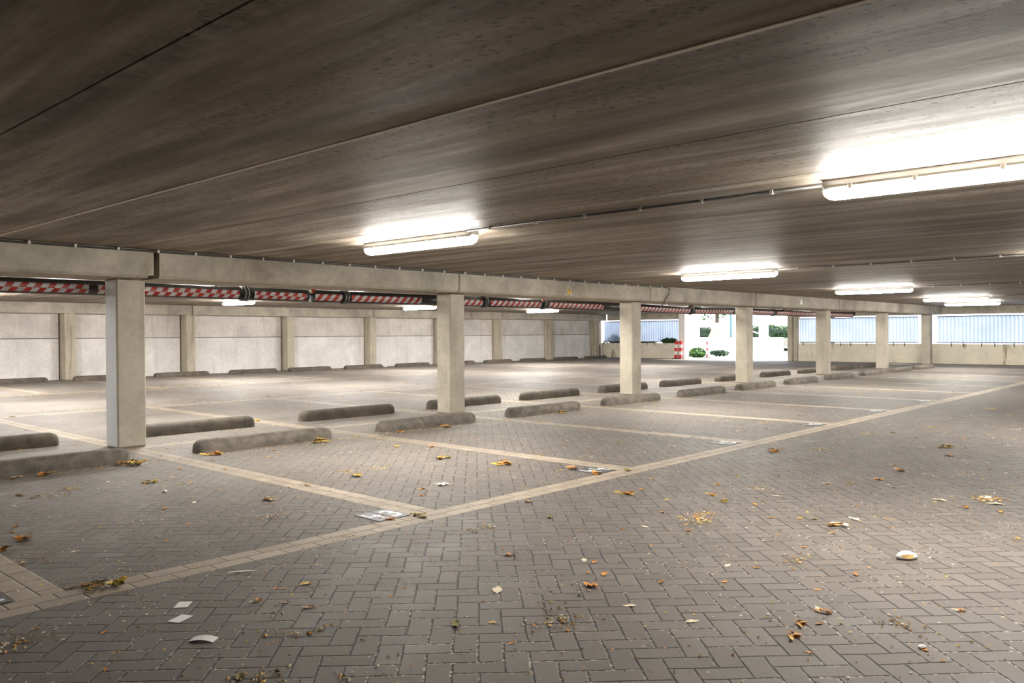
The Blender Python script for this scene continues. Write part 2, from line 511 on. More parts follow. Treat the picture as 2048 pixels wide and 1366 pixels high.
for i in range(5):
    m = MB(); m.box(BJ[i]+.012, BJ[i+1]-.012, 24.80, YL+.06, SZ, CZ-.004, .014)
    tag(m.build('wall_beam', M['beam']), WLAB[i], 'beam', 'edge beams of the left wall')

# ------------------------------------------------------------------ back walls behind the camera
m = MB(); m.box(-9.2, -9, -9.2, 26, 0, CZ)
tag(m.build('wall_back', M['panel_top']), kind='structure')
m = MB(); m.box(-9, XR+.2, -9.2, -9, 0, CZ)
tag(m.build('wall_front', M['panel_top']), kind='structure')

# ------------------------------------------------------------------ right wall : parapet, posts, beam, screens
OP0, OP1 = 15.15, 20.21
m = MB()
m.box(XR, XR+.2, -8.99, 14.73, 0, .765, .012)
wr = tag(m.build('wall_right', M['parapet']), kind='structure')
m = MB(); m.box(XR, XR+.2, 20.56, 25.19, 0, .745, .012); m.build('parapet', M['parapet'], wr)
m = MB(); m.box(XR-.10, XR+.25, 20.21, 20.55, 0, CZ, .015)
tag(m.build('entrance_post', M['white']), 'pale post at the left side of the bright entrance behind two red and white bollards', 'post')
m = MB(); m.box(XR-.04, XR+.30, 14.74, 15.15, 0, CZ, .015); m.box(XR-.12, XR-.04, 14.93, 15.15, 0, SZ+.1, .01)
tag(m.build('entrance_post', M['pilaster']), 'greenish concrete post at the right side of the bright entrance', 'post')
for a, b, lab in ((-9., 14.73, 'long concrete edge beam above the blue corrugated screens at right'), (20.56, 24.78, 'short concrete edge beam above the screen in the far left corner')):
    m = MB(); m.box(XR-.02, XR+.28, a, b, SZ+.01, CZ-.004, .014)
    tag(m.build('wall_beam', M['beam']), lab, 'beam', 'edge beams of the right wall')
def screen(ya, yb, joints, label, brackets):
    e = empty('corrugated_screen', (XR+.12, (ya+yb)/2, .80), label, 'screen', 'corrugated screens on the parapet')
    ym = (ya+yb)/2
    js = [ya] + [j for j in joints if ya < j < yb] + [yb]
    js.sort()
    for q, (a, b) in enumerate(zip(js, js[1:])):
        me = bmesh.new(); cols = []
        n = max(2, int((b-a)/.0165)); ox = .045 + (.006 if q % 2 else 0)
        for i2 in range(n+1):
            y = a + (b-a)*i2/n
            xo = ox + .018*math.sin(2*PI*y/.132)
            cols.append([me.verts.new((xo, y-ym, zz)) for zz in (.01, .34, .68, 1.02)])
        for c1, c2 in zip(cols, cols[1:]):
            for w in range(3):
                f = me.faces.new((c1[w], c2[w], c2[w+1], c1[w+1])); f.smooth = True
        mm = bpy.data.meshes.new('corrugated_sheet'); me.to_mesh(mm); me.free(); mm.materials.append(M['sheet'])
        link(bpy.data.objects.new('corrugated_sheet', mm), e)
    for nm, z0 in (('bottom_rail', .0), ('top_rail', 1.01)):
        m = MB(); m.box(-.012, .022, ya-ym, yb-ym, z0, z0+.028); m.build(nm, M['darksteel'], e)
    for y in brackets:
        if ya < y < yb:
            m = MB(); m.box(-.135, -.121, y-ym-.017, y-ym+.017, -.14, .01, .003); m.box(-.135, .0, y-ym-.017, y-ym+.017, -.004, .01)
            m.build('bracket', M['darksteel'], e)
BR = [25.0, 24.44, 23.7, 23.0, 22.37, 21.93, 21.31, 20.7, 14.5, 13.7, 12.91, 12.5, 11.86, 11.3, 10.82, 10.41, 9.9, 8.73, 8.32, 7.7, 7.27, 6.65, 6.2, 5.5, 4.9, 4.2, 3.5, 2.8, 2.]
screen(20.56, 25.10, [24.1, 23.1, 22.13, 21.14], 'blue translucent corrugated screen in the far corner, dark bushes behind it', BR)
screen(9.95, 14.72, [12.74, 11.39], 'pale blue corrugated screen between the entrance and the farthest column', BR)
screen(-8.9, 9.28, [8.53, 7.51, 6.46, 5.4, 4.35, 3.3, 2.25, 1.2, .15, -.9, -1.95, -3, -4.05, -5.1, -6.15, -7.2], 'bright blue corrugated screen right of the farthest column with diagonal shadow', BR)

# ------------------------------------------------------------------ wheel stops
def stop_mesh(L, seed, wd=.23, H=.135):
    rnd = random.Random(seed)
    bm = bmesh.new()
    n = 40
    half = [(-.5, 0.), (-.5, .045), (-.485, .070), (-.44, .096), (-.36, .118), (-.24, .131), (-.10, .135), (.10, .135), (.24, .131), (.36, .118), (.44, .096), (.485, .070), (.5, .045), (.5, 0.)]
    rings = []
    for i in range(n+1):
        tpar = i/n
        # denser sections near the ends
        s = .5-.5*math.cos(PI*tpar)
        x = -L/2 + L*s
        e = min(x+L/2, L/2-x)
        q = min(1., e/.115)
        rr = math.sqrt(max(0., 1-(1-q)**2))
        ww = wd*(.30+.70*rr); hh = .50+.50*rr
        ring = []
        for py, pz in half:
            nz = noise.noise(Vector((x*3+seed*7, py*2, pz*9)))*.005
            ring.append(bm.verts.new((x, py*ww + nz, max(0., pz/.135*H*hh + (nz*.7 if pz > .03 else 0)))))
        rings.append(ring)
    for a, b in zip(rings, rings[1:]):
        for k2 in range(len(half)-1):
            f = bm.faces.new((a[k2], a[k2+1], b[k2+1], b[k2])); f.smooth = True
    bm.faces.new(rings[0]); bm.faces.new(rings[-1][::-1])
    bmesh.ops.recalc_face_normals(bm, faces=bm.faces)
    me = bpy.data.meshes.new('wheel_stop'); bm.to_mesh(me); bm.free()
    return me
def stop_row(xs, yfront, mat, text, group, L=1.70, H=.135, rots=None):
    for i, x in enumerate(xs):
        me = stop_mesh(L, i+len(group), H=H); me.materials.append(mat)
        o = bpy.data.objects.new('wheel_stop', me); link(o, None, (x, yfront+.115, 0))
        o.rotation_euler.z = (rots[i] if rots else 0)
        tag(o, text % ORD[i], 'wheel stop', group)
rA = random.Random(3)
XA = [2.58, 4.97, 7.42, 9.86, 12.29, 14.80, 17.2, 19.65, 22.1, 24.6, 27.05, 29.5]
stop_row(XA, 8.24, M['stop_light'], 'worn grey concrete wheel stop in front of the columns, %s from the left', 'wheel stops in front of the columns', rots=[rA.uniform(-.012, .004) for _ in XA])
XB = [2.55, 5.02, 7.47, 9.93, 12.25, 14.72, 17.1, 19.7, 22.25, 24.75, 27.3, 29.8]
stop_row(XB, 10.10, M['stop'], 'dark grey concrete wheel stop behind the columns, %s from the left', 'wheel stops behind the columns', H=.15)
XC = [4.6, 7.0, 9.35, 11.6, 14.0, 16.15, 18.45, 20.8, 23.3, 25.6, 27.9, 30.3, 32.6]
stop_row(XC, 24.18, M['stop'], 'far concrete wheel stop along the left wall, %s from the left', 'wheel stops along the left wall')

# ------------------------------------------------------------------ lights
def lamp_proto():
    e = empty('ceiling_light', (0, 0, CZ), 'x', 'ceiling light')
    m = MB()
    m.box(-.055, .055, -.80, .80, -.052, -.001, .012, 2)
    m.box(-.062, .062, -.79, .79, -.066, -.050, .005)
    m.build('housing', M['housing'], e)
    bm = bmesh.new(); rings = []
    N = 24
    for i in range(N+1):
        s = .5-.5*math.cos(PI*i/N); y = -.80+1.60*s
        q = min(1., min(y+.80, .80-y)/.07); rr = math.sqrt(max(0, 1-(1-q)**2))
        w = .066*(.45+.55*rr); h = .062*(.25+.75*rr)
        rings.append([bm.verts.new((w*math.cos(a), y, -.064 - h*(math.sin(a)**.8 if 0 < a < PI-1e-6 else 0))) for a in [PI*k3/10 for k3 in range(11)]])
    for a, b in zip(rings, rings[1:]):
        for k3 in range(10):
            f = bm.faces.new((a[k3], a[k3+1], b[k3+1], b[k3])); f.smooth = True
    bm.faces.new(rings[0]); bm.faces.new(rings[-1])
    bmesh.ops.recalc_face_normals(bm, faces=bm.faces)
    me = bpy.data.meshes.new('diffuser'); bm.to_mesh(me); bm.free(); me.materials.append(M['diffuser'])
    link(bpy.data.objects.new('diffuser', me), e)
    for y in (-.62, -.2, .25, .62):
        for xx in (-.0655, .0655):
            m = MB(); m.box(xx-.0035, xx+.0035, y-.012, y+.012, -.072, -.040, .002); m.build('clip', M['clip'], e)
    return e
LP = [(5.16, 1.24, 'lit tube light at the right picture edge, largest and nearest'),
      (5.32, 6.13, 'lit tube light left of the picture middle, above the second column'),
      (11.66, 6.13, 'lit tube light with a cable run, above the entrance column'),
      (18.33, 6.2, 'lit tube light third in distance, above the fifth column'),
      (24.72, 6.2, 'lit tube light fourth in distance at right, glare joined to the farthest'),
      (29.5, 6.9, 'farthest lit tube light of the near row, lowest at right'),
      (11.66, 1.24, 'lit tube light just beyond the right picture edge, second in distance'),
      (18.3, 1.24, 'lit tube light just beyond the right picture edge, third in distance'),
      (24.7, 1.24, 'lit tube light beyond the right picture edge, fourth in distance'),
      (5.3, 20.8, 'lit tube light of the far bays, just outside the left picture edge'),
      (11.52, 20.75, 'lit tube light in the far bays, left of the picture between pipe and wall beam'),
      (11.9, 16.45, 'lit tube light in the far bays, half hidden above the pipe wrap at left'),
      (18.3, 21.0, 'lit tube light in the far bays, touching the second column'),
      (18.95, 16.9, 'lit tube light half hidden by the pipe right of the second column'),
      (24.65, 20.95, 'lit tube light in the far bays, below the yellow triangle'),
      (26.2, 16.9, 'lit tube light in the far bays, half hidden right of the third column'),
      (5.3, 15.95, 'lit tube light of the far bays hidden behind the pipe near the left picture edge'),
      (-1.05, 15.95, 'lit tube light of the far bays outside the left picture edge, nearer one'),
      (-1.05, 20.8, 'lit tube light of the far bays outside the left picture edge, farther one'),
      (-1.05, 11.03, 'lit tube light just behind the long beam, outside the left picture edge'),
      (5.3, 11.03, 'lit tube light hidden behind the long beam, between first and second column'),
      (11.66, 11.03, 'lit tube light hidden behind the long beam, left of the third column'),
      (18.33, 11.03, 'lit tube light hidden behind the long beam at the fourth column'),
      (24.72, 11.03, 'lit tube light hidden behind the long beam right of the fifth column'),
      ]
proto = lamp_proto()
for i, (x, y, lab) in enumerate(LP):
    o = proto if i == 0 else copy_tree(proto)
    if y > 15:
        for ch in o.children:
            if ch.name.startswith('diffuser'):
                ch.data = ch.data.copy(); ch.data.materials[0] = M['diffuser_far']
    o.location = (x, y, CZ); tag(o, lab, 'ceiling light', 'tube lights')

# ------------------------------------------------------------------ conduits between lights and along the beam
def conduit(x, ya, yb, label):
    e = empty('ceiling_conduit', (x, ya, CZ-.016), label, 'conduit', 'ceiling cable conduits')
    m = MB(); m.tube([(0, 0, 0), (0, yb-ya, 0)], .010, 8); m.build('cable', M['cable'], e)
    s = 1 if yb > ya else -1
    y = .35
    while y < abs(yb-ya)-.1:
        m = MB(); m.box(-.016, .016, s*y-.012, s*y+.012, -.016, .014, .003); m.build('clip', M['clip'], e)
        y += .52
conduit(5.20, 2.06, 5.31, 'grey conduit with clips between the two nearest tube lights')
conduit(11.66, 2.06, 5.31, 'grey conduit with clips leading right from the second light in distance')
conduit(18.33, 2.06, 5.38, 'grey conduit with clips leading right from the third light in distance')
conduit(24.72, 2.06, 5.38, 'grey conduit with clips leading right from the fourth light in distance')
conduit(11.52, 17.3, 19.93, 'grey conduit with clips in the far bays beside the left light')
e = empty('beam_cable', (0, YB-.022, CZ-.022), 'thin dark cable with pale clips along the top of the beams', 'cable')
m = MB(); m.tube([(-6.5, 0, 0), (14.6, 0, 0), (14.68, -.002, -.03), (14.66, -.003, -.12), (14.52, -.002, -.24), (14.45, 0, -.33), (14.42, .05, -.40)], .011, 8)
m.build('cable', M['cable'], e)
for q in range(-14, 29):
    m = MB(); x = 2.76+.43*q; m.box(x-.013, x+.013, -.018, .012, -.014, .020, .003); m.build('clip', M['clip'], e)

# ------------------------------------------------------------------ wrapped pipe
PZ = [(-6, 1.800), (5.5, 1.800), (6.4, 1.795), (8.8, 1.798), (11.7, 1.800), (13.8, 1.795), (15.2, 1.785), (16.3, 1.768), (17.5, 1.775), (20, 1.795), (24, 1.785), (27.5, 1.805)]
def pz(x):
    for (a, za), (b, zb) in zip(PZ, PZ[1:]):
        if x <= b: return za + (zb-za)*(x-a)/(b-a)
    return PZ[-1][1]
PY = 9.925; PR = .085
e = empty('wrapped_pipe', (0, PY, 0), 'long black pipe with red and white warning tape hung behind the columns under the beams', 'pipe')
def tape(sec, xa, xb, two, a0=-20, a1=46, r=PR+.0025):
    bm = bmesh.new(); uvl = bm.loops.layers.uv.new('UVMap'); K = 8; n = max(2, int((xb-xa)/.25))
    g = []
    for i in range(n+1):
        x = xa+(xb-xa)*i/n; row = []
        for k3 in range(K+1):
            an = math.radians(a0+(a1-a0)*k3/K)   # 0 = facing the camera side (-y), positive turns downward
            row.append((bm.verts.new((x, -r*math.cos(an), pz(x)-r*math.sin(an))), (x, k3/K)))
        g.append(row)
    for A, B in zip(g, g[1:]):
        for k3 in range(K):
            q4 = (A[k3], B[k3], B[k3+1], A[k3+1])
            f = bm.faces.new([w[0] for w in q4]); f.smooth = True
            for lp, w in zip(f.loops, q4): lp[uvl].uv = w[1]
    me = bpy.data.meshes.new('warning_tape'); bm.to_mesh(me); bm.free()
    me.materials.append(M['tape2'] if two else M['tape1'])
    link(bpy.data.objects.new('warning_tape', me), sec)
secs = [(-6, 5.52, True, -5.9, 3.55), (5.66, 6.55, True, 5.70, 6.5), (6.62, 7.14, False, 6.64, 7.1), (7.24, 10.05, False, 7.27, 8.62),
        (10.18, 11.62, False, 10.2, 11.55), (11.74, 14.75, False, 11.78, 13.5), (14.8, 17.0, False, 14.85, 16.9), (17.1, 21.4, False, 17.15, 19.0), (21.5, 27.35, False, 21.55, 27.2)]
for (a, b, two, ta, tb) in secs:
    n = max(2, int((b-a)/.5)); m = MB()
    m.tube([(a+(b-a)*i/n, 0, pz(a+(b-a)*i/n)) for i in range(n+1)], PR, 20)
    s = m.build('pipe_section', M['pipe'], e)
    if a == -6:
        tape(s, -5.9, 3.62, True, -22, 48); tape(s, 3.72, 5.48, True, -22, 48)
    elif a == 7.24:
        tape(s, ta, tb, False); tape(s, 8.95, 10.0, False)
    elif a == 17.1:
        tape(s, ta, tb, False, -10, 52); tape(s, 19.9, 21.35, False)
    else:
        tape(s, ta, tb, two)
for i, x in enumerate((5.59, 7.19, 10.11, 11.68, 14.77, 17.05, 21.45)):
    m = MB(); m.tube([(x-.055, 0, pz(x)), (x-.05, 0, pz(x)), (x+.05, 0, pz(x)), (x+.055, 0, pz(x))], .1, 20, rads=[.088, .098, .098, .088])
    c = m.build('coupling', M['rubber'], e)
    m = MB()
    for dx in (-.025, .025):
        m.tube([(x+dx-.005, 0, pz(x)), (x+dx+.005, 0, pz(x))], .101, 20)
    m.build('steel_band', M['steel'], c)
# taped stubs rising from the pipe
for x in (6.58, 11.60, 17.0, 22.1):
    m = MB(); m.tube([(x, -.02, pz(x)+.02), (x+.03, -.02, pz(x)+.10), (x+.08, 0, 1.90)], .055, 14)
    st = m.build('branch_stub', M['pipe'], e)
    bm = bmesh.new(); uvl = bm.loops.layers.uv.new('UVMap'); g = []
    for i in range(4):
        row = []
        for k3 in range(13):
            an = 2*PI*k3/12
            cx_ = x+.005+.02*i; cz_ = pz(x)+.035+.022*i
            row.append((bm.verts.new((cx_+.062*math.cos(an), -.022+.062*math.sin(an), cz_)), (k3/12*.36, i/3)))
        g.append(row)
    for A, B in zip(g, g[1:]):
        for k3 in range(12):
            q4 = (A[k3], A[k3+1], B[k3+1], B[k3]); f = bm.faces.new([w[0] for w in q4]); f.smooth = True
            for lp, w in zip(f.loops, q4): lp[uvl].uv = w[1]
    me = bpy.data.meshes.new('warning_tape'); bm.to_mesh(me); bm.free(); me.materials.append(M['tape1'])
    link(bpy.data.objects.new('warning_tape', me), st)
m = MB(); m.tube([(27.35, 0, 1.805), (27.45, 0, 1.83), (27.5, 0, 1.90), (27.5, 0, 2.19)], .075, 16); m.build('elbow', M['pipe'], e)
for x in (0.5, 5.2, 9.6, 12.9, 16.1, 20.3, 24.5, 26.4):
    m = MB(); m.box(x-.012, x+.012, -.004, .004, pz(x)+.08, CZ-.002); m.build('hanger', M['darksteel'], e)

# ------------------------------------------------------------------ bay numbers
def digit(ch, x, y, w, h, parent):
    if ch == '4':
        m = MB(); X_ = lambda a: x-w/2+a*w; Y_ = lambda a: y-h/2+a*h
        for (x1, x2, y1, y2) in ((0, .20, .42, 1.), (.20, 1., .42, .55), (.62, .82, 0, .42), (.62, .82, .55, .74)):
            m.face([(X_(x1), Y_(y1), .0052), (X_(x2), Y_(y1), .0052), (X_(x2), Y_(y2), .0052), (X_(x1), Y_(y2), .0052)])
        bmesh.ops.remove_doubles(m.b, verts=m.b.verts, dist=.0001)
        m.build('numeral', M['numeral'], parent); return
    cu = bpy.data.curves.new('numeral', 'FONT'); cu.body = ch; cu.size = 1.; cu.extrude = .0
    cu.offset = .02
    tmp = bpy.data.objects.new('tmp', cu); COL.objects.link(tmp)
    bpy.context.view_layer.update()
    me = bpy.data.meshes.new_from_object(tmp.evaluated_get(bpy.context.evaluated_depsgraph_get()))
    bpy.data.objects.remove(tmp)
    xs_ = [v.co.x for v in me.vertices]; ys_ = [v.co.y for v in me.vertices]
    for v in me.vertices:
        v.co.x = x + (v.co.x-(min(xs_)+max(xs_))/2)/(max(xs_)-min(xs_))*w
        v.co.y = y + (v.co.y-(min(ys_)+max(ys_))/2)/(max(ys_)-min(ys_))*h
        v.co.z = .0052
    me.name = 'numeral'; me.materials.clear(); me.materials.append(M['numeral'])
    link(bpy.data.objects.new('numeral', me), parent)
BAYL = ['dark painted bay number cut by the left picture edge, only a white stroke visible',
        'worn slate painted bay number 43 at the nearest tan line corner, leaves around it',
        'dark painted bay number 44 half covered by orange leaves at the second tan corner',
        'bay number 45 seen very flat at the third tan line corner',
        'bay number 46 seen as thin white streaks at the fourth tan corner',
        'faint bay number 47 at the fifth tan line corner, far right',
        'faintest bay number 48 at the sixth tan corner, farthest of all']
for i, num in enumerate(('42', '43', '44', '45', '46', '47', '48')):
    xr = X0 - .112 + SP*(i-1)
    e = empty('bay_number', (xr-.14, 4.47, 0), BAYL[i], 'bay number')
    for q in (0, 1):
        m = MB(); m.box(-.138+q*.14, -.004+q*.14, -.138, .138, .0005, .004, .001)
        m.build('painted_block', M['platebrick_worn'] if num == '43' else M['platebrick'], e)
        digit(num[q], -.07+q*.14, 0, .095, .20, e)

# ------------------------------------------------------------------ leaves and litter
def leaf_mesh(name, seed, size=1., lobes=7, curl=.35, long=1.5, mat='leaf_brown'):
    rnd = random.Random(seed); bm = bmesh.new()
    N = 28; L = long/2
    mid = []; lf = []; rt = []
    for i in range(N+1):
        s = i/N
        x = (s-.5)*long
        env = math.sin(PI*min(1, s*1.02)**.85)*.42
        lob = .62+.38*abs(math.sin(s*lobes*PI/2+seed))
        w = env*lob+.01
        z0 = curl*.35*((s-.5)**2)*2+.03*math.sin(s*9+seed)
        mid.append(bm.verts.new((x, .04*math.sin(s*5+seed), z0)))
        wl_ = w*(.85+.3*rnd.random()); wr_ = w*(.85+.3*rnd.random())
        lf.append(bm.verts.new((x+.05*rnd.random(), wl_*.86, z0+.45*curl*wl_*(.4+1.1*rnd.random()))))
        rt.append(bm.verts.new((x+.05*rnd.random(), -wr_*.86, z0+.45*curl*wr_*(.2+1.2*rnd.random()))))
    for i in range(N):
        bm.faces.new((mid[i], mid[i+1], lf[i+1], lf[i])); bm.faces.new((mid[i], rt[i], rt[i+1], mid[i+1]))
    # stalk
    a = bm.verts.new((-L-.28, .02, .03)); b = bm.verts.new((-L, .02, .02)); c = bm.verts.new((-L, -.02, .02)); d = bm.verts.new((-L-.28, 0, .03))
    bm.faces.new((a, b, c, d))
    me = bpy.data.meshes.new(name); 
    for v in bm.verts: v.co *= .66*size
    mz = min(v.co.z for v in bm.verts)
    for v in bm.verts: v.co.z += -mz+.004
    for f in bm.faces: f.smooth = True
    bm.to_mesh(me); bm.free(); me.materials.append(M[mat])
    return me
def pile_mesh(name, seed, mats, n=9):
    rnd = random.Random(seed); bm = bmesh.new()
    for q in range(n):
        src = leaf_mesh('tmp', seed*11+q, 1., 5+q % 4, +.2+rnd.random()*.6, 1.2+rnd.random()*.6)
        T = Matrix.Translation((rnd.uniform(-.36, .36), rnd.uniform(-.24, .24), rnd.uniform(0, .12))) @ Matrix.Rotation(rnd.uniform(0, 6.3), 4, 'Z') @ Matrix.Rotation(rnd.uniform(-.55, .55), 4, 'X') @ Matrix.Scale(rnd.uniform(.35, .62), 4)
        src.transform(T)
        k0 = len(bm.faces); bm.from_mesh(src); bm.faces.ensure_lookup_table()
        for f in bm.faces[k0:]: f.material_index = q % len(mats)
        bpy.data.meshes.remove(src)
    mz = min(v.co.z for v in bm.verts)
    for v in bm.verts: v.co.z += -mz+.003
    me = bpy.data.meshes.new(name); bm.to_mesh(me); bm.free()
    for k4 in mats: me.materials.append(M[k4])
    return me
KINDS = [leaf_mesh('dry_leaf', 1, mat='leaf_brown', curl=.5), leaf_mesh('dry_leaf', 2, mat='leaf_orange', lobes=9, curl=.6), leaf_mesh('dry_leaf', 3, mat='leaf_yellow', lobes=5, curl=.4, long=1.2),
         leaf_mesh('dry_leaf', 4, mat='leaf_pale', lobes=1, curl=.3, long=1.7), leaf_mesh('dry_leaf', 5, mat='leaf_orange', lobes=7, curl=.9, long=1.3), leaf_mesh('dry_leaf', 6, mat='leaf_olive', lobes=8, curl=.7)]
PILES = [pile_mesh('leaf_clump', 21, ['leaf_orange', 'leaf_yellow', 'leaf_brown']), pile_mesh('leaf_clump', 22, ['leaf_yellow', 'leaf_olive', 'leaf_brown'], 11), pile_mesh('leaf_clump', 23, ['leaf_pale', 'leaf_orange', 'leaf_brown'], 7)]
def put(me, name, x, y, size, rz, label, cat, group=None, z=0.):
    o = bpy.data.objects.new(name, me); link(o, None, (x, y, z)); o.scale = (size, size, size); o.rotation_euler.z = rz
    return tag(o, label, cat, group)
BIG = [
 (1.689, 5.625, .124, 'p0', 'big orange clump of dry leaves at the left picture edge above another clump'),
 (1.500, 5.458, .12, 'p0', 'orange brown leaf clump cut by the left picture edge'),
 (3.32, 8.07, .26, 'p1', 'leaf litter heap at the right end of the nearest wheel stop'),
 (3.023, 6.952, .11, 'p1', 'small leaf clump midway between the nearest wheel stop and the tan line'),
 (3.33, 5.519, .136, 'p2', 'dry leaf clump in the left bay beside the diagonal tan line'),
 (1.61, 4.242, .17, 'p1', 'leaf heap with a pale twig on the tan line near the left edge'),
 (1.507, 4.346, .06, 'l0', 'dark brown leaf with a white crumb left of the heap on the tan line'),
 (2.313, 3.533, .085, 'l2', 'curled yellow leaf on dark paving below the tan line, left of middle'),
 (2.126, 3.213, .07, 'l0', 'curled brown leaf nearer than the yellow curled leaf'),
 (2.415, 2.549, .08, 'l5', 'olive leaf with raised edge, bottom middle left'),
 (2.542, 2.452, .05, 'l2', 'small yellow brown leaf right beside the olive leaf'),
 (2.882, 2.745, .09, 'l3', 'long pale leaf lying flat at the bottom middle'),
 (2.418, 2.23, .034, 'l1', 'tiny round orange leaf near the bottom edge in the middle'),
 (3.228, 2.438, .10, 'l4', 'orange brown toothed leaf right of the bottom middle'),
 (3.578, 2.681, .048, 'l1', 'thin orange leaf piece standing in a joint above the toothed leaf'),
 (3.433, 2.509, .06, 'l1', 'flat orange leaf piece just above the toothed leaf'),
 (3.227, 1.411, .08, 'p0', 'orange and olive leaf clump near the bottom right'),
 (3.60, 1.444, .09, 'p2', 'broken leaf with a long pale stalk right of bottom middle'),
 (3.122, 1.301, .03, 'l1', 'small bright orange leaf fragment near the bottom right'),
 (3.126, 1.814, .056, 'l3', 'narrow pale leaf blade in a joint, bottom right of middle'),
 (5.298, 2.0, .15, 'p2', 'ragged pale brown leaf strip on the lit paving at right'),
 (5.557, 2.005, .09, 'l3', 'pale leaf just behind the ragged leaf strip'),
 (5.259, 3.648, .124, 'p0', 'orange leaf clump on the aisle just below the tan line'),
 (4.258, 3.561, .075, 'l5', 'green brown leaf clump in the middle of the aisle'),
 (5.86, 4.37, .13, 'p0', 'leaf clump lying on the lower edge of bay number 44'),
 (5.90, 4.70, .16, 'p2', 'pale leaf clump at the left of bay number 44'),
 (8.118, 3.762, .156, 'p0', 'orange yellow leaf clump in the aisle right of bay number 45'),
 (7.156, 2.379, .093, 'l4', 'orange leaf with a pale stalk in the right aisle'),
 (7.728, 2.405, .116, 'p2', 'brown leaf clump in the right aisle behind the orange stalked leaf'),
 (6.6, 1.756, .089, 'l3', 'pale yellow leaf in the right part of the aisle'),
 (9.631, 2.498, .151, 'p1', 'brown leaf clump far right in the aisle'),
 (8.996, 2.301, .12, 'l0', 'brown leaf nearer than the far right clump'),
 (6.704, 1.419, .108, 'l3', 'bleached leaf beside a white scrap at the right edge'),
 (5.652, 5.343, .20, 'p0', 'orange leaf heap in the brightly lit bay, right part'),
 (5.572, 6.061, .15, 'p1', 'yellow leaf heap in the brightly lit bay behind the orange heap'),
 (4.387, 5.891, .13, 'p1', 'yellow leaf clump with a red leaf in the lit bay, left part'),
 (5.835, 7.099, .134, 'l2', 'yellow leaf near the middle of the lit bay'),
 (6.068, 6.762, .10, 'l4', 'pale orange leaf in the lit bay'),
 (6.25, 10.75, .134, 'l4', 'orange leaf at the right end of the second dark wheel stop'),
 (4.148, 8.07, .20, 'p0', 'leaf litter at the left end of the second worn wheel stop'),
 (6.704, 8.07, .12, 'l4', 'orange leaf at the left end of the third worn wheel stop'),
 (3.70, 4.25, .11, 'p1', 'leaf clump on the tan line corner below bay number 43'),
 (3.50, 4.33, .09, 'l4', 'brown curled leaf at the lower edge of bay number 43'),
 (7.45, 8.07, .19, 'p2', 'strip of leaf crumbs in front of the third worn wheel stop'),
 (5.5, 8.07, .22, 'p1', 'strip of leaf crumbs in front of the second worn wheel stop'),
 (9.95, 8.07, .18, 'p1', 'leaf litter in front of the fourth worn wheel stop'),
 (7.807, 4.771, .088, 'l3', 'pale leaf in the bay of number 45'),
 (2.60, 8.07, .16, 'p0', 'leaf litter in front of the nearest wheel stop, middle'),
 (2.35, 8.07, .13, 'p2', 'leaf litter in front of the nearest wheel stop, left part'),
 (6.17, 4.24, .11, 'l5', 'olive leaf on the tan line right of bay number 44'),
]
rz = random.Random(5)
for x, y, s, kk, lab in BIG:
    me = PILES[int(kk[1])] if kk[0] == 'p' else KINDS[int(kk[1])]
    put(me, 'leaf_clump' if kk[0] == 'p' else 'dry_leaf', x, y, s*1.15, rz.uniform(0, 6.28), lab, 'leaf pile' if kk[0] == 'p' else 'leaf')
def blocked(x, y):
    for cx in CX:
        if cx-.08 < x < cx+.40 and 9.2 < y < 9.75: return True
    for row, yy in ((XA, 8.24), (XB, 10.1), (XC, 24.18)):
        if yy-.06 < y < yy+.29:
            for c in row:
                if abs(x-c) < .93: return True
    return x > 34.0 or y > 24.7
def inview(x, y):
    d = .737*x+.676*y; r = .676*x-.737*y
    return d > 2.6 and abs(r/d) < .63 and 1.25/d*1637 < 700
ZONES = [('small dry leaf scattered on the aisle paving in front of the long tan line', 'leaves on the front aisle', 105),
         ('small dry leaf scattered in the bays between the long tan line and the columns', 'leaves in the front bays', 115),
         ('small dry leaf scattered on the paving behind the columns', 'leaves behind the columns', 60)]
rs = random.Random(11)
for zi, (lab, grp, cnt) in enumerate(ZONES):
    n = 0
    while n < cnt:
        if zi == 0: x = rs.uniform(.9, 14); y = rs.uniform(.6, 4.0)
        elif zi == 1: x = 1+rs.random()**1.5*20; y = rs.uniform(4.4, 8.15)
        else:
            x = rs.uniform(3, 20); y = rs.uniform(10.6, 23.5) if rs.random() < .5 else rs.gauss(14.6, .8)
            if rs.random() < .35: x = rs.uniform(5.5, 11); y = rs.gauss(19.2, .5)
        if not inview(x, y) or blocked(x, y): continue
        me = rs.choice(KINDS[:6] + KINDS[:2]) if rs.random() < .8 else rs.choice(PILES)
        s = rs.uniform(.028, .072)*(1.35 if zi == 2 else 1.)*(1.25 if me in PILES else 1)
        put(me, 'dry_leaf', x, y, s, rs.uniform(0, 6.28), lab, 'leaf', grp)
        n += 1
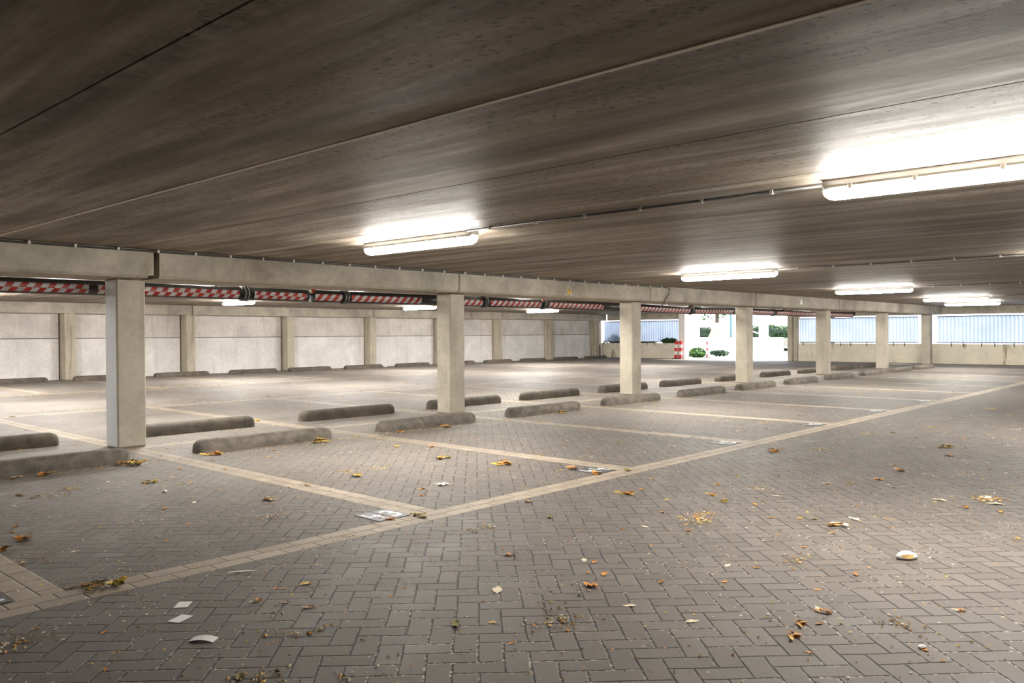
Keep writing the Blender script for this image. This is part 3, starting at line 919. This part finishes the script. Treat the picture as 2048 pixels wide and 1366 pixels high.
# uncountable crumbs
def crumbs(name, seed, n, mat_keys, label, cat, smin, smax):
    r_ = random.Random(seed); bm = bmesh.new(); k5 = 0; hub = (3., 5.)
    while k5 < n:
        u_ = r_.random()
        if u_ < .55: d = 2.6+r_.random()**1.3*9
        else: d = 8+r_.random()*22
        t_ = r_.uniform(-.62, .62); rr_ = t_*d
        x = .737*d+.676*rr_; y = .676*d-.737*rr_
        if r_.random() < .012: hub = (x, y)
        elif r_.random() < .38: x = hub[0]+r_.gauss(0, .07); y = hub[1]+r_.gauss(0, .05)
        if r_.random() < .20:
            x = r_.uniform(1, 18); y = r_.choice([8.14, 8.10, 8.05, 10.02]) + r_.gauss(0, .05)
        if r_.random() < .14:
            x = r_.uniform(5, 11); y = r_.gauss(19.2, .4) if r_.random() < .6 else r_.gauss(14.7, .5)
        if blocked(x, y) or not (-8 < x < 34 and -8 < y < 24.6): continue
        s = r_.uniform(smin, smax)*(1+.03*d); a = r_.uniform(0, 6.28); el = r_.uniform(.3, 1.)
        P_ = []
        for q in range(4):
            an = a+q*PI/2+r_.uniform(-.4, .4)
            P_.append((x+s*math.cos(an)*(1 if q % 2 else el), y+s*math.sin(an)*(1 if q % 2 else el), .003+r_.random()*s*.35))
        top = bm.verts.new((x, y, .004+s*.5)); vs = [bm.verts.new(p) for p in P_]
        mi = r_.randrange(len(mat_keys))
        for q in range(4):
            f = bm.faces.new((vs[q], vs[(q+1) % 4], top)); f.material_index = mi
        k5 += 1
    me = bpy.data.meshes.new(name); bm.to_mesh(me); bm.free()
    for k6 in mat_keys: me.materials.append(M[k6])
    o = bpy.data.objects.new(name, me); link(o)
    return tag(o, label, cat, kind='stuff')
crumbs('leaf_crumbs', 31, 9000, ['leaf_pale', 'leaf_pale', 'leaf_yellow', 'leaf_brown', 'leaf_brown', 'leaf_olive', 'leaf_orange'], 'fine leaf crumbs and grit strewn over the whole paving', 'debris', .0022, .0105)
crumbs('pale_grit', 33, 3800, ['paper', 'leaf_pale', 'leaf_white'], 'pale grit specks strewn over the whole paving', 'grit', .0018, .0045)

# white scraps
def slip(x, y, w, h, rot, arch, label):
    bm = bmesh.new(); n = 12; A = []
    for i in range(n+1):
        s = i/n; z = .0022+arch*math.sin(PI*s)
        A.append((bm.verts.new(((s-.5)*w, -h/2, z)), bm.verts.new(((s-.5)*w, h/2, z))))
    for a, b in zip(A, A[1:]):
        f = bm.faces.new((a[0], b[0], b[1], a[1])); f.smooth = arch > .01
    me = bpy.data.meshes.new('paper_slip'); bm.to_mesh(me); bm.free(); me.materials.append(M['paper'])
    o = bpy.data.objects.new('paper_slip', me); link(o, None, (x, y, 0)); o.rotation_euler.z = rot
    md = o.modifiers.new('thickness', 'SOLIDIFY'); md.thickness = .0006
    tag(o, label, 'paper')
R = math.radians
slip(1.754, 3.685, .062, .085, R(-43), .0, 'flat white paper slip, farthest of the three at lower left')
slip(1.659, 3.511, .060, .095, R(-64), .0, 'flat white paper slip lying slanted in the middle of the three')
slip(1.607, 3.198, .105, .055, R(-52), .009, 'white paper strip arched off the paving, nearest of the three')
# star-shaped bleached leaf
bm = bmesh.new(); c = bm.verts.new((0, 0, .012)); vs = []
for i in range(12):
    a = 2*PI*i/12; rr = (.075 if i % 2 == 0 else .036)*(1+.25*math.sin(i*2.1))
    vs.append(bm.verts.new((rr*math.cos(a), rr*math.sin(a), .006+.010*(i % 2))))
for i in range(12): bm.faces.new((c, vs[i], vs[(i+1) % 12]))
me = bpy.data.meshes.new('maple_leaf'); bm.to_mesh(me); bm.free(); me.materials.append(M['leaf_white'])
o = bpy.data.objects.new('maple_leaf', me); link(o, None, (4.592, 4.997, 0)); tag(o, 'bleached star-shaped maple leaf in the brightly lit bay', 'leaf')
# peel strip
m = MB(); pts = []
for i in range(15):
    s = i/14; pts.append((-.075+.15*s, .012*math.sin(s*3), .008+.018*s*s))
prev = None
for i, (px_, py_, pz_) in enumerate(pts):
    hw = .0015+.0075*math.sin(PI*min(.97, max(.03, i/14)))
    cur = (m.b.verts.new((px_, py_-hw, .004+pz_*.25)), m.b.verts.new((px_, py_+hw, .005+pz_*.25)))
    if prev: m.b.faces.new((prev[0], cur[0], cur[1], prev[1]))
    prev = cur
m.box(-.022, -.010, -.006, .008, .004, .012, .002)
o = m.build('peel_strip', M['paper'], None, True, (2.199, 3.947, 0)); o.rotation_euler.z = R(-38)
tag(o, 'thin curved white strip lying just below the tan line at left', 'litter')
# crushed cup
e = empty('crushed_cup', (4.757, 1.432, 0), 'crushed white paper cup with orange stained inside on the right paving', 'litter', rz=R(-47))
def shell(name, mat, k7, off):
    bm = bmesh.new(); g = []
    for i in range(13):
        s = i/12; x = (s-.5)*.115*k7; w = math.sin(PI*s)**.7
        row = []
        for j in range(8):
            tt = j/7; an = -PI*.38+tt*PI*.95
            row.append(bm.verts.new((x, -.012+.030*w*k7*math.cos(an)*-1 + off, .010+.026*w*k7*(math.sin(an)+.55))))
        g.append(row)
    for A, B in zip(g, g[1:]):
        for j in range(7):
            f = bm.faces.new((A[j], A[j+1], B[j+1], B[j])); f.smooth = True
    me = bpy.data.meshes.new(name); bm.to_mesh(me); bm.free(); me.materials.append(mat)
    return me
m = MB()
N = 16; rows = []
for i in range(N+1):
    s = i/N; x = (s-.5)*.118; w = max(.02, math.sin(PI*s)**.75)
    rows.append([m.b.verts.new((x, y_, max(.001, z_))) for y_, z_ in ((-.022*w, .016-.012*w), (-.024*w, .020-.010*w), (.012*w, .020+.026*w), (.036*w, .018+.020*w), (.045*w, .010+.002*w), (.040*w, .003), (-.012*w, .002+.006*(1-w)))])
for A, B in zip(rows, rows[1:]):
    for j in range(7):
        f = m.b.faces.new((A[j], A[(j+1) % 7], B[(j+1) % 7], B[j])); f.smooth = True
m.b.faces.new(rows[0]); m.b.faces.new(rows[-1])
m.build('cup_wall', M['shellout'], e)
m = MB(); rows = []
for i in range(N+1):
    s = i/N; x = (s-.5)*.092; w = max(.02, math.sin(PI*s)**.8)
    rows.append([m.b.verts.new((x, y_, z_)) for y_, z_ in ((-.0245*w-.001, .019-.008*w), (-.008*w-.002, .020+.011*w))])
for A, B in zip(rows, rows[1:]):
    m.b.faces.new((A[0], A[1], B[1], B[0]))
m.build('cup_inside', M['shellin'], e)
# small crumpled tissues
def tissue(x, y, s, label, seed):
    bm = bmesh.new(); bmesh.ops.create_icosphere(bm, subdivisions=3, radius=s)
    for v in bm.verts:
        k8 = 1+.35*noise.noise(v.co*(2.2/s)+Vector((seed, 0, 0)))
        v.co *= k8; v.co.z = max(0, v.co.z*.6+s*.4)
    me = bpy.data.meshes.new('crumpled_tissue'); bm.to_mesh(me); bm.free(); me.materials.append(M['paper'])
    o = bpy.data.objects.new('crumpled_tissue', me); link(o, None, (x, y, 0)); tag(o, label, 'litter')
tissue(3.46, .985, .014, 'white crumpled tissue with an orange leaf under it, bottom right corner', 1)
put(KINDS[1], 'dry_leaf', 3.445, .975, .05, 1.2, 'orange leaf tucked under the white tissue at the bottom right', 'leaf')
tissue(6.87, 1.50, .022, 'white crumpled scrap near the right picture edge', 2)
tissue(2.93, 6.45, .018, 'white torn scrap in the left bay', 3)
tissue(1.56, 4.36, .012, 'white scrap on the tan line beside the leaf heap', 4)
tissue(19.35, 24.62, .10, 'white crumbled lime lump at the foot of the streaked pilaster', 5)
tissue(19.72, 24.62, .07, 'smaller white lime lump right of the streaked pilaster', 6)

# ------------------------------------------------------------------ outside
m = MB(); m.face([(XR+.25, -30, -.004), (90, -30, -.004), (90, 90, -.004), (XR+.25, 90, -.004)])
tag(m.build('yard_ground', M['yard']), kind='structure')
m = MB(); m.box(42, 42.3, 18.95, 27.5, 0, .97, .02)
tag(m.build('yard_wall', M['white']), 'low white wall across the sunny yard outside the entrance', 'wall')
m = MB(); m.box(41.6, 41.95, 19.64, 20.05, 0, 3.2, .02)
tag(m.build('yard_pillar', M['white']), 'white pillar standing in the sunny yard at the low wall', 'pillar')
m = MB()
m.box(40.2, 41.6, 23.6, 30, 0, 4.2, .02)
o = tag(m.build('white_building', M['white']), 'white rendered building corner at the left of the entrance view', 'building')
for z_ in (2.3, 2.05, 1.8, 1.55, 1.3):
    m = MB(); m.box(40.185, 40.199, 23.72, 23.86, z_, z_+.05); m.build('wall_anchor', M['board'], o)
# sloping white rail
e = empty('ramp_rail', (41.7, 19.6, 0), 'sloping white ramp rail descending right of the white pillar', 'railing')
m = MB(); m.tube([(0, .0, 1.06), (0, -.80, .45), (0, -1.5, .42)], .035, 8); m.tube([(0, 1.0, 1.34), (0, .4, 1.16)], .03, 8); m.build('rail', M['white'], e)
for yy, hh in ((-.8, .45), (-1.5, .42)):
    m = MB(); m.tube([(0, yy, 0), (0, yy, hh)], .025, 8); m.build('leg', M['white'], e)
# grey board fence
e = empty('board_fence', (46, 20.5, 0), 'grey weathered board fence below the hedge at the right of the entrance', 'fence')
for q in range(9):
    m = MB(); m.box(0, .03, -2.2+q*.5, -2.2+q*.5+.47, .40, .92, .004); m.build('board', M['board'], e)
for q in range(4):
    m = MB(); m.box(-.05, 0, -2.2+q*1.4, -2.1+q*1.4, 0, .95); m.build('post', M['board'], e)
m = MB(); m.tube([(47, 24.5, 0), (47, 24.5, 3.4)], .055, 10)
tag(m.build('lamp_pole', M['teal']), 'teal painted pole beyond the entrance', 'pole')
# cream mound
bm = bmesh.new(); bmesh.ops.create_uvsphere(bm, u_segments=24, v_segments=16, radius=1.)
for v in bm.verts:
    t_ = max(0., v.co.z)
    v.co.x *= .75*(1-.35*t_**2); v.co.y *= .80*(1-.30*t_**2); v.co.z = max(0., v.co.z)*1.85
    v.co.y += .08*math.sin(v.co.z*4)
me = bpy.data.meshes.new('cream_tent'); bm.to_mesh(me); bm.free(); me.materials.append(M['mound'])
for p in me.polygons: p.use_smooth = True
o = bpy.data.objects.new('cream_tent', me); link(o, None, (44.6, 24.1, 0)); tag(o, 'tall rounded cream canvas cover behind the low white wall', 'cover')
# bollards
def bollard(x, y, tilt, h, w, label):
    e = empty('bollard', (x, y, 0), label, 'bollard', 'red and white bollards')
    e.rotation_euler = (tilt, 0, 0)
    n = 5
    for q in range(n):
        m = MB(); a, b = .03+(h-.03)*q/n, .03+(h-.03)*(q+1)/n
        m.box(-.03, .03, -w/2, w/2, a, b, .002)
        m.build('band', BR_[q % 2], e)
    m = MB(); m.box(-.16, .16, -w/2-.05, w/2+.05, 0, .035, .01); m.build('foot', M['rubber'], e)
M['bred'] = plain('red_reflective', (.62, .035, .03), .4, .1, 9)
M['bwhite'] = plain('white_reflective', (.80, .80, .80), .4, .05, 9)
BR_ = [M['bred'], M['bwhite']]
bollard(34.02, 20.60, R(3), .86, .135, 'red and white striped bollard leaning at the pale post, left one')
bollard(34.02, 20.35, R(2), .86, .135, 'red and white striped bollard leaning at the pale post, right one')
bollard(36.7, 20.42, 0, .80, .07, 'thin red and white striped marker standing outside in the sun')

def foliage(name, centre, size, n, leaf, mats, seed, label, cat, trunk=None, group=None):
    r_ = random.Random(seed); bm = bmesh.new()
    sx, sy, sz = size
    r0 = bmesh.ops.create_icosphere(bm, subdivisions=4, radius=1.)
    for v in r0['verts']:
        a = v.co.copy(); k9 = (.80+.24*noise.noise(a*2.3+Vector((seed, 0, 0)))+.10*noise.noise(a*9))
        v.co = Vector((a.x*sx*k9, a.y*sy*k9, a.z*sz*k9))
    for f in bm.faces: f.material_index = len(mats)-1 if len(mats) < 3 or mats[-1] != 'leaf_light' else 1
    for q in range(n):
        while True:
            a = Vector((r_.uniform(-1, 1), r_.uniform(-1, 1), r_.uniform(-1, 1)))
            if a.length < 1: break
        a = a*(.55+.45*r_.random()) if r_.random() < .3 else a.normalized()*(.78+.22*r_.random())
        k9 = 1+.30*noise.noise(a*2.3+Vector((seed, 0, 0)))
        p = Vector((a.x*sx*k9, a.y*sy*k9, a.z*sz*k9))
        e1 = Vector((r_.gauss(0, 1), r_.gauss(0, 1), r_.gauss(0, 1))).normalized(); e2 = e1.orthogonal().normalized()
        l_ = leaf*r_.uniform(.6, 1.3)
        f = bm.faces.new([bm.verts.new(p+e1*l_), bm.verts.new(p+e2*l_*.45), bm.verts.new(p-e1*l_), bm.verts.new(p-e2*l_*.45)])
        f.material_index = r_.randrange(len(mats))
    me = bpy.data.meshes.new('crown'); bm.to_mesh(me); bm.free()
    for k10 in mats: me.materials.append(M[k10])
    e = empty(name, (centre[0], centre[1], 0), label, cat, group)
    link(bpy.data.objects.new('crown', me), e, (0, 0, centre[2]))
    if trunk:
        m = MB(); m.tube([(0, 0, 0), (.05, 0, centre[2]*.5), (0, .04, centre[2])], trunk, 8, rads=[trunk, trunk*.8, trunk*.5]); m.build('trunk', M['bark'], e)
    return e
foliage('hedge', (48.3, 27.9, .92), (.8, 2.7, .85), 4200, .07, ['leaf_green', 'leaf_dark'], 1, 'dark green hedge behind the cream canvas cover', 'hedge')
foliage('hedge', (48.3, 22.3, .92), (.8, 2.8, .88), 4200, .07, ['leaf_green', 'leaf_light', 'leaf_dark'], 2, 'green hedge above the grey board fence at the right of the entrance', 'hedge')
for i, (x, y, z_, s, lab) in enumerate([(55, 29.8, 5.0, 3.0, 'tall light green tree beyond the yard, left one'), (57, 22.0, 5.2, 3.2, 'tall light green tree beyond the yard, right one'), (61, 38.5, 5.5, 3.4, 'tall light green tree beyond the white building')]):
    foliage('tree', (x, y, z_), (s, s, s*.85), 5000, .16, ['leaf_light', 'leaf_green', 'leaf_light'], 10+i, lab, 'tree', .18)
foliage('bush', (35.25, 23.95, .98), (.62, 1.55, .70), 6500, .07, ['leaf_dark', 'leaf_green'], 20, 'dark bush pressed behind the screen in the far corner', 'bush', .05)
foliage('bush', (35.2, 21.45, .72), (.50, .62, .42), 3200, .06, ['leaf_dark', 'leaf_green'], 21, 'low bush behind the corner screen nearer the entrance', 'bush', .04)
foliage('ivy', (34.34, 21.15, .87), (.09, .50, .13), 420, .05, ['leaf_dark', 'leaf_green'], 22, 'ivy creeping over the parapet beside the pale entrance post', 'plant')
foliage('grass_clump', (36.75, 21.0, .22), (.30, .45, .26), 520, .10, ['leaf_green', 'leaf_light'], 23, 'green leafy clump at the wall left of the thin marker', 'plant')
foliage('grass_clump', (38.6, 20.8, .18), (.3, .50, .16), 320, .09, ['leaf_green', 'leaf_dark'], 24, 'low green plants outside, right of the thin marker', 'plant')
foliage('tree', (41.5, 5.2, 4.3), (1.9, 2.2, 1.7), 3000, .15, ['leaf_green', 'leaf_dark'], 25, 'tree behind the right screen shading it', 'tree', .16)

# ------------------------------------------------------------------ sun, sky, camera
sd = bpy.data.lights.new('sun', 'SUN'); sd.energy = 4; sd.angle = R(.6); sd.color = (1., .96, .90)
so = bpy.data.objects.new('sun', sd); COL.objects.link(so)
tosun = Vector((.62, -.38, .69)).normalized()
so.rotation_euler = tosun.to_track_quat('Z', 'Y').to_euler(); so.location = (50, 0, 20)

w = bpy.data.worlds.new('world'); scene.world = w; w.use_nodes = True
nt = w.node_tree; nt.nodes.clear()
ou = nt.nodes.new('ShaderNodeOutputWorld'); bg = nt.nodes.new('ShaderNodeBackground')
sk = nt.nodes.new('ShaderNodeTexSky')
sk.sky_type = 'NISHITA'; sk.sun_disc = False; sk.sun_elevation = R(43); sk.sun_rotation = R(120)
sk.air_density = 1.; sk.dust_density = 2.
mixn = nt.nodes.new('ShaderNodeMix'); mixn.data_type = 'RGBA'; mixn.inputs[0].default_value = .93
nt.links.new(sk.outputs[0], mixn.inputs[6]); mixn.inputs[7].default_value = (1.30, 1.38, 1.52, 1)
nt.links.new(mixn.outputs[2], bg.inputs[0]); bg.inputs[1].default_value = 1.
nt.links.new(bg.outputs[0], ou.inputs[0])

cam = bpy.data.cameras.new('camera'); co = bpy.data.objects.new('camera', cam); COL.objects.link(co)
FPX = 1637.06
cam.sensor_fit = 'HORIZONTAL'; cam.sensor_width = 36.; cam.lens = FPX/2048*36.; cam.clip_start = .05; cam.clip_end = 300
yaw, pit, rol = R(42.50145755), R(-.55561669), R(-.30848772)
fw = Vector((math.cos(yaw)*math.cos(pit), math.sin(yaw)*math.cos(pit), math.sin(pit)))
rt = Vector((math.sin(yaw), -math.cos(yaw), 0)); up = rt.cross(fw)
r2 = rt*math.cos(rol)+up*math.sin(rol); u2 = -rt*math.sin(rol)+up*math.cos(rol)
co.matrix_world = Matrix(((r2.x, u2.x, -fw.x, 0), (r2.y, u2.y, -fw.y, 0), (r2.z, u2.z, -fw.z, 1.25), (0, 0, 0, 1)))
scene.camera = co

scene.view_settings.view_transform = 'Standard'
scene.view_settings.look = 'None'
scene.view_settings.exposure = 1.45
scene.view_settings.gamma = 1.
scene.view_settings.use_curve_mapping = False
scene.cycles.use_denoising = True
scene.cycles.max_bounces = 8
scene.cycles.diffuse_bounces = 5
scene.cycles.sample_clamp_indirect = 8.
scene.cycles.caustics_reflective = False
scene.cycles.caustics_refractive = False
